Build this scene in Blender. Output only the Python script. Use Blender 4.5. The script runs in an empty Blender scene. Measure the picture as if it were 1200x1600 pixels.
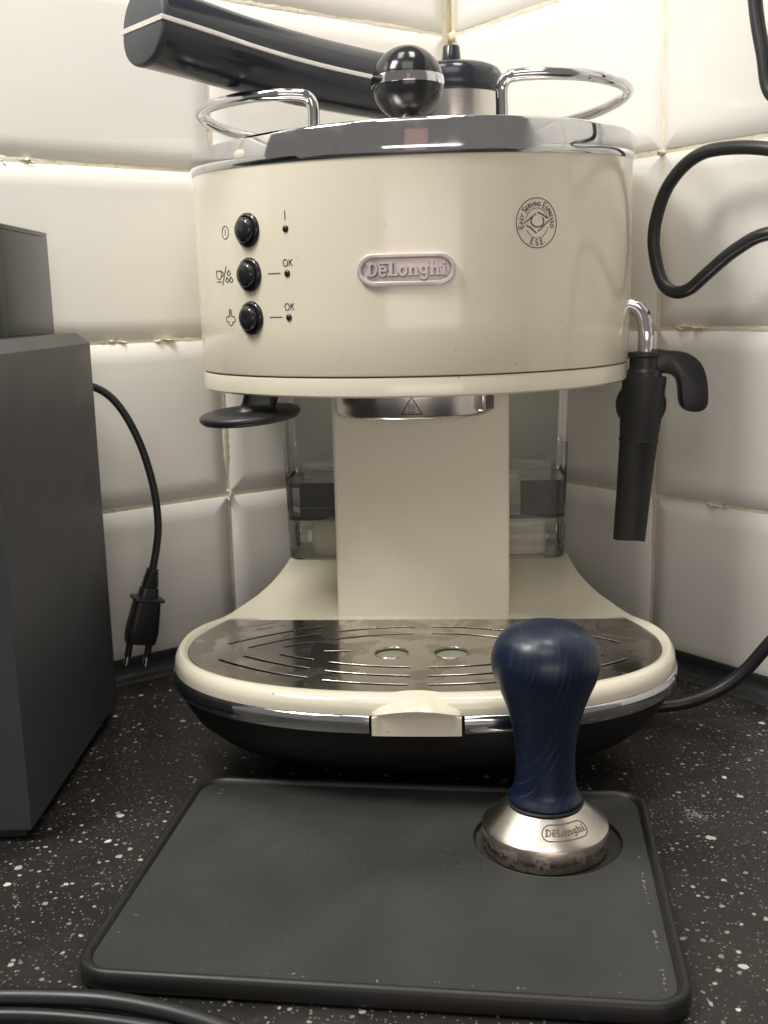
import bpy, bmesh, math, random
from mathutils import Vector, Matrix, noise
from mathutils.geometry import tessellate_polygon

random.seed(7)
R_ = math.radians
sc = bpy.context.scene
COL = sc.collection

# ------------------------------------------------------------------ camera
CAM_Z = 0.223
FPX, CX, CY = 1662.0, 600.0, 800.0            # focal length in pixels of the 1200x1600 photograph
def _dir(px, py):
    return Vector((px - CX, -(py - CY), -FPX)).normalized()
_va, _vb = _dir(2900, 420), _dir(-650, 508)    # vanishing points of the two tiled walls
_up = _va.cross(_vb).normalized()
if _up.y < 0: _up = -_up
_fw = Vector((0, 0, -1))
_yy = (_fw - _up * _fw.dot(_up)).normalized()
_xx = _yy.cross(_up)
ROT = Matrix((_xx, _yy, _up))                  # camera space -> world
cam_d = bpy.data.cameras.new('camera')
cam = bpy.data.objects.new('camera', cam_d)
COL.objects.link(cam)
cam_d.sensor_fit = 'VERTICAL'
cam_d.sensor_height = 24.0
cam_d.sensor_width = 18.0
cam_d.lens = 24.0 * FPX / 1600.0
cam_d.clip_start = 0.01
cam_d.clip_end = 50
cam.matrix_world = Matrix.Translation((0, 0, CAM_Z)) @ ROT.to_4x4()
cam_d.dof.use_dof = True
cam_d.dof.focus_distance = 0.47
cam_d.dof.aperture_fstop = 17
sc.camera = cam

# ------------------------------------------------------------------ light
world = bpy.data.worlds.new('World'); sc.world = world
world.use_nodes = True
bg = world.node_tree.nodes['Background']
bg.inputs['Color'].default_value = (1.0, 0.92, 0.86, 1)
bg.inputs['Strength'].default_value = 0.22

def area(name, loc, target, sx, sy, power, color, spread=180):
    d = bpy.data.lights.new(name, 'AREA')
    d.shape = 'RECTANGLE'; d.size = sx; d.size_y = sy
    d.energy = power; d.color = color; d.spread = R_(spread)
    o = bpy.data.objects.new(name, d); COL.objects.link(o)
    o.location = loc
    o.rotation_euler = (Vector(target) - Vector(loc)).to_track_quat('-Z', 'Y').to_euler()
    return o
area('lamp_left_cabinet', (-0.34, 0.32, 0.76), (-0.04, 0.58, 0.10), 0.14, 0.22, 4.4, (1.0, 0.97, 0.89))
area('lamp_left_wall', (-0.13, 0.50, 0.95), (-0.09, 0.62, 0.0), 0.12, 0.26, 1.0, (1.0, 0.96, 0.90))
area('lamp_right_wall', (0.135, 0.50, 1.00), (0.12, 0.62, 0.0), 0.12, 0.26, 1.7, (1.0, 0.96, 0.90))
area('fill_over_counter', (0.0, -0.10, 1.00), (0.0, 0.62, 0.12), 0.50, 0.40, 2.0, (1.0, 0.94, 0.88))  # added soft overhead fill lifting the walls
area('fill_low_front', (0.10, -0.80, 0.27), (0.08, 0.62, 0.12), 0.9, 0.28, 2.3, (1.0, 0.89, 0.82))  # added low fill panel, brightens column and lower walls from the front
area('pink_reflection_panel', (0.03, -0.60, 0.30), (0.03, 0.5, 0.24), 0.22, 0.9, 0.16, (1.0, 0.48, 0.38))  # added pink panel standing in for a person's reflection in the chrome

sc.view_settings.view_transform = 'Standard'
sc.view_settings.look = 'None'
sc.view_settings.exposure = 0.0
sc.view_settings.gamma = 1.0
sc.view_settings.use_curve_mapping = False
sc.render.engine = 'CYCLES'
sc.cycles.max_bounces = 12
sc.cycles.diffuse_bounces = 8
sc.cycles.transparent_max_bounces = 24
sc.cycles.use_denoising = True

# ------------------------------------------------------------------ materials
def _n(nt, t, **kw):
    n = nt.nodes.new(t)
    for k, v in kw.items(): setattr(n, k, v)
    return n

class Mat:
    """Principled material with small helpers for procedural variation."""
    def __init__(s, name, color, rough=0.4, metal=0.0, spec=0.5, coat=0.0):
        s.m = bpy.data.materials.new(name); s.m.use_nodes = True
        s.nt = s.m.node_tree; s.p = s.nt.nodes['Principled BSDF']
        s.p.inputs['Base Color'].default_value = (*color, 1)
        s.p.inputs['Roughness'].default_value = rough
        s.p.inputs['Metallic'].default_value = metal
        s.p.inputs['Specular IOR Level'].default_value = spec
        s.p.inputs['Coat Weight'].default_value = coat
        s.p.inputs['Coat Roughness'].default_value = 0.08
        s.tc = _n(s.nt, 'ShaderNodeTexCoord')
        s.color = color; s.rough = rough
        s._bump = None
    def co(s, scale=(1, 1, 1), out='Object'):
        mp = _n(s.nt, 'ShaderNodeMapping'); mp.inputs['Scale'].default_value = scale
        s.nt.links.new(s.tc.outputs[out], mp.inputs['Vector'])
        return mp.outputs['Vector']
    def noise(s, scale, detail=3, stretch=(1, 1, 1), rough=0.55, dist=0.0):
        n = _n(s.nt, 'ShaderNodeTexNoise')
        n.inputs['Scale'].default_value = scale; n.inputs['Detail'].default_value = detail
        n.inputs['Roughness'].default_value = rough; n.inputs['Distortion'].default_value = dist
        s.nt.links.new(s.co(stretch), n.inputs['Vector'])
        return n.outputs['Fac']
    def ramp(s, fac, a, b, va=0.0, vb=1.0):
        r = _n(s.nt, 'ShaderNodeMapRange'); r.clamp = True
        r.inputs['From Min'].default_value = a; r.inputs['From Max'].default_value = b
        r.inputs['To Min'].default_value = va; r.inputs['To Max'].default_value = vb
        s.nt.links.new(fac, r.inputs['Value'])
        return r.outputs['Result']
    def math(s, op, a, b):
        n = _n(s.nt, 'ShaderNodeMath', operation=op)
        for i, v in enumerate((a, b)):
            if isinstance(v, (int, float)): n.inputs[i].default_value = v
            else: s.nt.links.new(v, n.inputs[i])
        return n.outputs[0]
    def mix(s, fac, ca, cb):
        n = _n(s.nt, 'ShaderNodeMix', data_type='RGBA')
        if isinstance(fac, (int, float)): n.inputs[0].default_value = fac
        else: s.nt.links.new(fac, n.inputs[0])
        for i, c in ((6, ca), (7, cb)):
            if isinstance(c, tuple): n.inputs[i].default_value = (*c, 1)
            else: s.nt.links.new(c, n.inputs[i])
        return n.outputs[2]
    def set(s, inp, out):
        s.nt.links.new(out, s.p.inputs[inp]); return s
    def bump(s, fac, strength=0.2, dist=0.001):
        b = _n(s.nt, 'ShaderNodeBump')
        b.inputs['Strength'].default_value = strength; b.inputs['Distance'].default_value = dist
        s.nt.links.new(fac, b.inputs['Height'])
        if s._bump: s.nt.links.new(s._bump, b.inputs['Normal'])
        s._bump = b.outputs['Normal']
        s.nt.links.new(s._bump, s.p.inputs['Normal'])
        return s
    def dust(s, scale=500, thr=0.72, amount=0.5, col=(0.45, 0.43, 0.40)):
        a = s.ramp(s.noise(scale, 2), thr, thr + 0.05)
        b = s.ramp(s.noise(scale * 0.03, 3), 0.42, 0.62)
        f = s.math('MULTIPLY', s.math('MULTIPLY', a, b), amount)
        s.set('Base Color', s.mix(f, s.color, col)); return s

def cream_mat(name, rough=0.24):
    m = Mat(name, (0.74, 0.68, 0.52), rough, 0, 0.5, 0.25)
    n = m.noise(38, 5)
    sp = m.ramp(m.noise(420, 2), 0.742, 0.78)                      # small coffee specks
    base = m.mix(m.ramp(n, 0.3, 0.7), (0.770, 0.730, 0.598), (0.760, 0.720, 0.586))
    m.set('Base Color', m.mix(m.math('MULTIPLY', sp, 0.75), base, (0.16, 0.11, 0.07)))
    m.set('Roughness', m.ramp(m.noise(26, 3), 0.3, 0.75, rough - 0.01, rough + 0.03))
    m.bump(m.noise(900, 2), 0.05, 0.0002)
    return m.m
CREAM = cream_mat('cream_enamel', 0.15)
CREAM_MATT = cream_mat('cream_plastic', 0.36)

def chrome_mat(name, rough=0.06, tint=(0.66, 0.67, 0.69)):
    m = Mat(name, tint, rough, 1.0)
    m.set('Roughness', m.ramp(m.noise(70, 6), 0.45, 0.8, rough, rough + 0.22))
    m.set('Base Color', m.mix(m.ramp(m.noise(35, 6, rough=0.7), 0.55, 0.8), tint, tuple(c * 0.72 for c in tint)))
    m.bump(m.noise(55, 2), 0.03, 0.0006)
    return m.m
CHROME = chrome_mat('chrome')
CHROME_WIRE = chrome_mat('chrome_wire', 0.07)
m = Mat('brushed_steel', (0.62, 0.60, 0.57), 0.24, 1.0)
m.bump(m.noise(40, 4, (1, 1, 60)), 0.12, 0.0003)
STEEL_RING = m.m
m = Mat('badge_metal', (0.62, 0.55, 0.55), 0.42, 0.4); m.bump(m.noise(700, 2), 0.1, 0.0002); BADGE = m.m
m = Mat('hole_disc_plastic', (0.26, 0.26, 0.20), 0.45); HOLE_DISC = m.m
m = Mat('badge_letter_metal', (0.60, 0.55, 0.54), 0.42, 0.4); BADGE_TYPE = m.m
m = Mat('badge_shade', (0.30, 0.26, 0.26), 0.5, 0.4); BADGE_SHADE = m.m

def black_mat(name, col=(0.018, 0.019, 0.021), rough=0.3, dust=0.0, bump=0.05, spec=0.5):
    m = Mat(name, col, rough, 0, spec)
    if dust: m.dust(600, 0.70, dust)
    m.set('Roughness', m.ramp(m.noise(45, 5), 0.3, 0.75, rough, rough + 0.15))
    if bump: m.bump(m.noise(1200, 2), bump, 0.0002)
    return m.m
BLK_GLOSS = black_mat('gloss_black_plastic', rough=0.08, bump=0)
BLK_SATIN = black_mat('satin_black_plastic', (0.020, 0.021, 0.023), 0.30)
BLK_HANDLE = black_mat('handle_black_plastic', (0.020, 0.024, 0.034), 0.10, 0.06)
BLK_MATT = black_mat('matt_black_plastic', (0.016, 0.016, 0.017), 0.5)
BLK_BOWL = black_mat('bowl_black_plastic', (0.008, 0.008, 0.008), 0.42, bump=0.04, spec=0.35)
WATERLINE_DARK = black_mat('waterline_dark', (0.10, 0.103, 0.10), 0.35)
BLK_RUBBER = black_mat('edge_rubber', (0.017, 0.017, 0.017), 0.38, 0.2)
BLK_CABLE = black_mat('cable_rubber', (0.016, 0.016, 0.018), 0.32, 0.3)
CAP_GREY = black_mat('handle_cap_plastic', (0.045, 0.050, 0.060), 0.45)
TRIM = chrome_mat('satin_trim', 0.28, (0.78, 0.77, 0.74))
PRINT = black_mat('printed_ink', (0.015, 0.015, 0.015), 0.5, bump=0)
ENGRAVE = black_mat('engraved_steel', (0.20, 0.15, 0.09), 0.5, bump=0)

m = Mat('drip_grille_steel', (0.60, 0.58, 0.55), 0.13, 1.0)
_st = m.ramp(m.noise(38, 6, rough=0.6, dist=0.6), 0.50, 0.54)
m.set('Roughness', m.ramp(_st, 0, 1, 0.14, 0.28))
m.set('Base Color', m.mix(_st, (0.68, 0.66, 0.63), (0.50, 0.47, 0.43)))
m.bump(m.noise(12, 2), 0.1, 0.002)
GRILLE = m.m

m = Mat('tamper_steel', (0.70, 0.66, 0.60), 0.27, 1.0)
m.bump(m.noise(30, 4, (1, 1, 50)), 0.10, 0.0003)
TAMP_STEEL = m.m
m = Mat('tamper_steel_rusty', (0.62, 0.57, 0.50), 0.32, 1.0)
_ru = m.ramp(m.noise(170, 6, (1, 1, 1.4), 0.65), 0.51, 0.61)
_sep = _n(m.nt, 'ShaderNodeSeparateXYZ'); m.nt.links.new(m.tc.outputs['Object'], _sep.inputs[0])
_low = m.ramp(_sep.outputs['Z'], 0.0075, 0.0015)
_tar = m.ramp(m.noise(90, 4), 0.35, 0.7)
_f = m.math('MULTIPLY', _ru, m.ramp(_sep.outputs['Z'], 0.0095, 0.0040))
m.set('Base Color', m.mix(_f, m.mix(m.math('MULTIPLY', _low, _tar), (0.62, 0.57, 0.50), (0.36, 0.27, 0.17)), (0.10, 0.035, 0.015)))
m.set('Metallic', m.ramp(_f, 0, 1, 1.0, 0.1)); m.set('Roughness', m.ramp(_f, 0, 1, 0.30, 0.75))
m.bump(_f, 0.4, 0.0003)
TAMP_RUST = m.m

m = Mat('blue_lacquered_wood', (0.012, 0.030, 0.085), 0.34, 0, 0.5, 0.06)
_w = _n(m.nt, 'ShaderNodeTexWave', wave_type='RINGS', rings_direction='Y')
_w.inputs['Scale'].default_value = 120; _w.inputs['Distortion'].default_value = 1.6
_w.inputs['Detail'].default_value = 3; _w.inputs['Detail Scale'].default_value = 1.2
mp = _n(m.nt, 'ShaderNodeMapping'); mp.inputs['Location'].default_value = (0.03, 0, -0.055); mp.inputs['Scale'].default_value = (1, 1, 0.55)
m.nt.links.new(m.tc.outputs['Object'], mp.inputs[0]); m.nt.links.new(mp.outputs[0], _w.inputs['Vector'])
_line = m.ramp(_w.outputs['Fac'], 0.975, 1.0)
_brk = m.ramp(m.noise(150, 4, (1, 1, 0.25)), 0.50, 0.66)
_f = m.math('MULTIPLY', m.math('MULTIPLY', _line, _brk), 0.24)
_bs = m.mix(m.ramp(_w.outputs['Fac'], 0.0, 1.0), (0.0045, 0.012, 0.034), (0.0060, 0.0155, 0.042))
m.set('Base Color', m.mix(_f, _bs, (0.28, 0.32, 0.38)))
m.set('Roughness', m.ramp(m.noise(90, 4), 0.3, 0.7, 0.30, 0.42))
m.bump(_w.outputs['Fac'], 0.03, 0.0003)
BLUE_WOOD = m.m

m = Mat('glazed_tile', (0.78, 0.76, 0.72), 0.10, 0, 0.5)
m.set('Base Color', m.mix(m.ramp(m.noise(7, 3), 0.3, 0.7), (0.81, 0.795, 0.755), (0.79, 0.77, 0.725)))
_sc = m.ramp(m.noise(55, 3, (0.12, 1, 1), 0.6), 0.70, 0.74)
m.set('Roughness', m.ramp(m.noise(25, 4), 0.35, 0.75, 0.06, 0.16))
m.bump(m.noise(16, 2), 0.10, 0.003)
TILE = m.m
m = Mat('old_grout', (0.62, 0.56, 0.43), 0.85)
_g = m.ramp(m.noise(65, 5), 0.35, 0.65)
m.set('Base Color', m.mix(m.ramp(m.noise(300, 3), 0.60, 0.72), m.mix(_g, (0.76, 0.73, 0.64), (0.70, 0.64, 0.48)), (0.50, 0.43, 0.31)))
m.bump(m.noise(700, 3), 0.5, 0.0008)
GROUT = m.m

# black laminate with white flecks of three sizes
m = Mat('speckled_laminate', (0.020, 0.019, 0.018), 0.34)
def flecks(scale, thr_lo, thr_hi, keep, warp):
    v = _n(m.nt, 'ShaderNodeTexVoronoi', feature='F1'); v.inputs['Scale'].default_value = scale
    v.inputs['Randomness'].default_value = 1.0
    nz = _n(m.nt, 'ShaderNodeTexNoise'); nz.inputs['Scale'].default_value = scale * 1.6; nz.inputs['Detail'].default_value = 2
    ad = _n(m.nt, 'ShaderNodeVectorMath', operation='MULTIPLY_ADD')
    m.nt.links.new(m.tc.outputs['Object'], nz.inputs['Vector'])
    m.nt.links.new(nz.outputs['Color'], ad.inputs[0]); ad.inputs[1].default_value = (warp / scale,) * 3
    m.nt.links.new(m.tc.outputs['Object'], ad.inputs[2])
    m.nt.links.new(ad.outputs[0], v.inputs['Vector'])
    s2 = _n(m.nt, 'ShaderNodeSeparateColor'); m.nt.links.new(v.outputs['Color'], s2.inputs[0])
    # size differs per cell
    rad = m.ramp(s2.outputs[0], keep, 1.0, 0.0, thr_hi)
    f = m.math('LESS_THAN', v.outputs['Distance'], rad)
    bright = m.ramp(s2.outputs[1], 0, 1, 0.25, 1.0)
    return m.math('MULTIPLY', f, bright)
f1 = flecks(125, 0, 0.215, 0.66, 0.45)
f2 = flecks(300, 0, 0.33, 0.50, 0.5)
f3 = flecks(700, 0, 0.38, 0.40, 0.5)
_wm = m.ramp(m.noise(22, 4), 0.35, 0.70)
_bk = m.mix(_wm, (0.015, 0.0145, 0.014), (0.030, 0.026, 0.022))
_c = m.mix(m.math('MULTIPLY', f3, 0.48), _bk, (0.50, 0.47, 0.42))
_c = m.mix(m.math('MULTIPLY', f2, 0.75), _c, (0.62, 0.60, 0.56))
_c = m.mix(m.math('MULTIPLY', f1, 0.95), _c, (0.74, 0.73, 0.70))
m.set('Base Color', _c)
m.set('Roughness', m.ramp(m.noise(30, 5), 0.3, 0.75, 0.30, 0.5))
m.bump(m.noise(420, 4), 0.22, 0.0006)
LAMINATE = m.m

m = Mat('mat_silicone', (0.030, 0.030, 0.030), 0.52, 0, 0.4)
_d1 = m.ramp(m.noise(620, 2), 0.715, 0.76)
_d2 = m.ramp(m.noise(95, 6, (1, 2.2, 1), 0.7, 1.0), 0.66, 0.74)
_d3 = m.ramp(m.noise(16, 5), 0.40, 0.75)
_f = m.math('MAXIMUM', m.math('MULTIPLY', _d1, 0.20), m.math('MULTIPLY', _d2, 0.19))
m.set('Base Color', m.mix(_f, m.mix(_d3, (0.034, 0.035, 0.034), (0.056, 0.056, 0.054)), (0.33, 0.32, 0.31)))
m.set('Roughness', m.ramp(m.noise(24, 5), 0.3, 0.75, 0.44, 0.62))
m.bump(m.noise(300, 4), 0.12, 0.0005)
SILICONE = m.m
m = Mat('dried_powder', (0.26, 0.255, 0.25), 0.9); m.bump(m.noise(900, 3), 0.6, 0.0006); POWDER = m.m

m = Mat('grinder_grey', (0.056, 0.059, 0.066), 0.32, 0.0, 0.5)
m.dust(420, 0.74, 0.6)
m.set('Roughness', m.ramp(m.noise(14, 5), 0.3, 0.75, 0.33, 0.50))
m.bump(m.noise(1500, 2), 0.07, 0.0002)
GRINDER = m.m

def tinted(name, col, refl=1.0, rough=0.03, tint2=None, body=0.55):
    mm = bpy.data.materials.new(name); mm.use_nodes = True
    nt = mm.node_tree; nt.nodes.clear()
    out = _n(nt, 'ShaderNodeOutputMaterial'); mx = _n(nt, 'ShaderNodeMixShader')
    tr = _n(nt, 'ShaderNodeBsdfTransparent'); gl = _n(nt, 'ShaderNodeBsdfGlossy')
    fr = _n(nt, 'ShaderNodeFresnel'); fr.inputs['IOR'].default_value = 1.49
    tr.inputs['Color'].default_value = (*col, 1); gl.inputs['Roughness'].default_value = rough
    gl.inputs['Color'].default_value = (refl, refl, refl, 1)
    nt.links.new(fr.outputs[0], mx.inputs[0]); nt.links.new(tr.outputs[0], mx.inputs[1]); nt.links.new(gl.outputs[0], mx.inputs[2])
    if tint2:
        df = _n(nt, 'ShaderNodeBsdfDiffuse'); df.inputs['Color'].default_value = (*tint2, 1)
        m2 = _n(nt, 'ShaderNodeMixShader'); m2.inputs[0].default_value = body
        nt.links.new(tr.outputs[0], m2.inputs[1]); nt.links.new(df.outputs[0], m2.inputs[2]); nt.links.new(m2.outputs[0], mx.inputs[1])
    nt.links.new(mx.outputs[0], out.inputs['Surface'])
    return mm
TANK = tinted('smoked_tank_plastic', (0.91, 0.925, 0.915), 1.0, 0.03, (0.50, 0.52, 0.50), 0.08)
HOPPER = tinted('smoked_hopper_plastic', (0.20, 0.22, 0.24), 0.7, 0.10, (0.030, 0.050, 0.064))
m = Mat('water', (0.9, 0.92, 0.92), 0.0); m.p.inputs['Transmission Weight'].default_value = 1.0; m.p.inputs['IOR'].default_value = 1.33
WATER = m.m

# ------------------------------------------------------------------ mesh helpers
def new_obj(name, verts, faces, mats, parent=None, origin=None, smooth=35, bevel=0.0, bseg=2, kind=None):
    """verts in world space; the object's origin is the parent's (or the given) world point."""
    if parent is not None: org = Vector(parent['_o'])
    else: org = Vector(origin or (0, 0, 0))
    me = bpy.data.meshes.new(name)
    me.from_pydata([Vector(v) - org for v in verts], [], faces)
    me.validate(clean_customdata=False)
    bm = bmesh.new(); bm.from_mesh(me)
    bmesh.ops.remove_doubles(bm, verts=bm.verts, dist=1e-6)
    bmesh.ops.recalc_face_normals(bm, faces=bm.faces)
    bm.to_mesh(me); bm.free()
    if not isinstance(mats, (list, tuple)): mats = [mats]
    for mm in mats: me.materials.append(mm)
    o = bpy.data.objects.new(name, me); COL.objects.link(o)
    if parent is not None: o.parent = parent
    else: o.location = org
    o['_o'] = tuple(org)
    if bevel:
        b = o.modifiers.new('bevel', 'BEVEL'); b.width = bevel; b.segments = bseg; b.limit_method = 'ANGLE'; b.angle_limit = R_(28)
        b.harden_normals = False
    if smooth:
        me.polygons.foreach_set('use_smooth', [True] * len(me.polygons))
        me.set_sharp_from_angle(angle=R_(smooth))
    if kind: o['kind'] = kind
    return o

def thing(name, loc, label, cat, group=None):
    o = bpy.data.objects.new(name, None); COL.objects.link(o)
    o.empty_display_size = 0.02
    o.location = loc; o['_o'] = tuple(loc)
    o['label'] = label; o['category'] = cat
    if group: o['group'] = group
    return o
def tag(o, label, cat, group=None):
    o['label'] = label; o['category'] = cat
    if group: o['group'] = group
    return o

class MB:
    def __init__(s): s.v = []; s.f = []
    def add(s, v, f):
        k = len(s.v); s.v += [Vector(p) for p in v]; s.f += [tuple(i + k for i in q) for q in f]; return s
    def xform(s, M): s.v = [M @ p for p in s.v]; return s

def loft(loops, close=True, cap0=True, cap1=True):
    n = len(loops[0]); v = [Vector(p) for l in loops for p in l]; f = []
    for i in range(len(loops) - 1):
        for j in range(n if close else n - 1):
            a, b = i * n + j, i * n + (j + 1) % n
            f.append((a, b, b + n, a + n))
    if cap0: f.append(tuple(reversed(range(n))))
    if cap1: f.append(tuple(range((len(loops) - 1) * n, len(loops) * n)))
    return v, f

def lathe(profile, segs=64, center=(0, 0), axis=None, caps=(True, True)):
    """profile [(r,z)] around z at center; axis=Matrix maps the result."""
    loops = []
    for r, z in profile:
        r = max(r, 1e-5)
        loops.append([(center[0] + r * math.cos(2 * math.pi * k / segs), center[1] + r * math.sin(2 * math.pi * k / segs), z) for k in range(segs)])
    v, f = loft(loops, True, *caps)
    if axis is not None: v = [axis @ p for p in v]
    return v, f

def smooth_path(pts, sub=8):
    P = [Vector(p) for p in pts]; P = [2 * P[0] - P[1]] + P + [2 * P[-1] - P[-2]]
    out = []
    for i in range(1, len(P) - 2):
        for k in range(sub):
            t = k / sub
            a, b, c, d = P[i - 1], P[i], P[i + 1], P[i + 2]
            out.append(0.5 * ((2 * b) + (c - a) * t + (2 * a - 5 * b + 4 * c - d) * t * t + (3 * b - a - 3 * c + d) * t ** 3))
    out.append(P[-2]); return out

def frames(path, up=(0, 0, 1)):
    fr = []; up = Vector(up); prev = None
    for i, p in enumerate(path):
        t = (path[min(i + 1, len(path) - 1)] - path[max(i - 1, 0)]).normalized()
        if prev is None:
            n = up - t * up.dot(t)
            if n.length < 1e-4: n = Vector((1, 0, 0)) - t * t.x
        else: n = prev - t * prev.dot(t)
        n.normalize(); prev = n
        fr.append((p, t, n, t.cross(n)))
    return fr

def sweep(path, section, up=(0, 0, 1), scale=None, fixed_up=False):
    """section: list of (side, up) offsets"""
    loops = []
    for i, (p, t, n, b) in enumerate(frames(path, up)):
        if fixed_up:
            b = t.cross(Vector(up)).normalized(); n = b.cross(t)
        k = scale(i / (len(path) - 1)) if scale else (1, 1)
        loops.append([p + b * (x * k[0]) + n * (y * k[1]) for x, y in section])
    return loft(loops)

def circ(r, n=14): return [(r * math.cos(2 * math.pi * k / n), r * math.sin(2 * math.pi * k / n)) for k in range(n)]
def tube(path, r, n=14): return sweep(path, circ(r, n))
def rrect(w, h, r, n=5):
    out = []
    for cx_, cy_, a0 in ((w / 2 - r, h / 2 - r, 0), (-w / 2 + r, h / 2 - r, 90), (-w / 2 + r, -h / 2 + r, 180), (w / 2 - r, -h / 2 + r, 270)):
        for k in range(n + 1):
            a = R_(a0 + 90 * k / n); out.append((cx_ + r * math.cos(a), cy_ + r * math.sin(a)))
    return out
def box(x0, x1, y0, y1, z0, z1):
    v = [(x0, y0, z0), (x1, y0, z0), (x1, y1, z0), (x0, y1, z0), (x0, y0, z1), (x1, y0, z1), (x1, y1, z1), (x0, y1, z1)]
    return v, [(0, 3, 2, 1), (4, 5, 6, 7), (0, 1, 5, 4), (1, 2, 6, 5), (2, 3, 7, 6), (3, 0, 4, 7)]

def plate_with_holes(outer, holes, z0, z1, fmap):
    """flat plate from 2D loops with through holes; fmap(u,v,z)->world"""
    polys = [[Vector((x, y, 0)) for x, y in l] for l in [outer] + holes]
    tris = tessellate_polygon(polys)
    flat = [p for l in polys for p in l]; n = len(flat)
    v = [fmap(p.x, p.y, z1) for p in flat] + [fmap(p.x, p.y, z0) for p in flat]
    f = [tuple(t) for t in tris] + [tuple(i + n for i in reversed(t)) for t in tris]
    k = 0
    for l in polys:
        for i in range(len(l)):
            a, b = k + i, k + (i + 1) % len(l); f.append((a, b, b + n, a + n))
        k += len(l)
    return v, f

# strokes: flat lettering and symbols laid on a surface ------------------------------
def arc(cx_, cy_, rx, ry, a0, a1, n=14):
    return [(cx_ + rx * math.cos(R_(a0 + (a1 - a0) * k / n)), cy_ + ry * math.sin(R_(a0 + (a1 - a0) * k / n))) for k in range(n + 1)]
def ribbon(mb, pts, w, fmap, h0=0.0, h1=0.00012, closed=False, seg=0.0012):
    P = [Vector(p) for p in pts]
    Q = []
    m_ = len(P) if closed else len(P) - 1
    for i in range(m_):
        a, b = P[i], P[(i + 1) % len(P)]; k = max(1, int((b - a).length / seg))
        for j in range(k): Q.append(a + (b - a) * (j / k))
    if not closed: Q.append(P[-1])
    n = len(Q); L, Rr = [], []
    for i in range(n):
        a = Q[(i - 1) % n] if closed or i > 0 else None
        b = Q[(i + 1) % n] if closed or i < n - 1 else None
        d0 = (Q[i] - a).normalized() if a is not None else None
        d1 = (b - Q[i]).normalized() if b is not None else None
        if d0 is None: d0 = d1
        if d1 is None: d1 = d0
        t = d0 + d1
        t = t.normalized() if t.length > 1e-6 else d1
        nn = Vector((-t.y, t.x)); c = max(0.45, nn.dot(Vector((-d1.y, d1.x))))
        L.append(Q[i] + nn * (w / 2 / c)); Rr.append(Q[i] - nn * (w / 2 / c))
    v = [fmap(p.x, p.y, h1) for p in L] + [fmap(p.x, p.y, h1) for p in Rr] + [fmap(p.x, p.y, h0) for p in L] + [fmap(p.x, p.y, h0) for p in Rr]
    f = []
    for i in range(n if closed else n - 1):
        j = (i + 1) % n
        f += [(i, j, n + j, n + i), (2 * n + i, 2 * n + j, j, i), (n + i, n + j, 3 * n + j, 3 * n + i)]
    if not closed:
        f += [(0, n, 3 * n, 2 * n), (n - 1, 3 * n - 1, 4 * n - 1, 2 * n - 1)]
    mb.add(v, f)
GL = {  # (width, strokes) in a unit-high cell
 'A': (.78, [[(0, 0), (.39, 1), (.78, 0)], [(.15, .34), (.63, .34)]]),
 'E': (.56, [[(.56, 1), (.06, 1), (.06, 0), (.56, 0)], [(.06, .52), (.48, .52)]]),
 'S': (.58, [arc(.29, .74, .25, .26, 40, 270, 12) + arc(.29, .25, .26, .25, 90, -140, 12)[1:]]),
 'Y': (.72, [[(0, 1), (.36, .5), (.72, 1)], [(.36, .5), (.36, 0)]]),
 'R': (.62, [[(.06, 0), (.06, 1), (.36, 1)] + arc(.36, .75, .22, .25, 90, -90, 8) + [(.06, .5)], [(.32, .5), (.6, 0)]]),
 'V': (.74, [[(0, 1), (.37, 0), (.74, 1)]]),
 'I': (.16, [[(.08, 0), (.08, 1)]]),
 'N': (.7, [[(.06, 0), (.06, 1), (.64, 0), (.64, 1)]]),
 'G': (.78, [arc(.42, .5, .38, .5, 45, 350, 18) + [(.46, .45)]]),
 'P': (.58, [[(.06, 0), (.06, 1), (.34, 1)] + arc(.34, .74, .22, .26, 90, -90, 8) + [(.06, .48)]]),
 'O': (.9, [arc(.45, .5, .42, .5, 0, 360, 24)]),
 'K': (.66, [[(.06, 0), (.06, 1)], [(.6, 1), (.08, .45)], [(.22, .58), (.64, 0)]]),
 '.': (.12, [[(.06, -.02), (.06, .14)]]),
 ' ': (.34, []),
}
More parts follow.
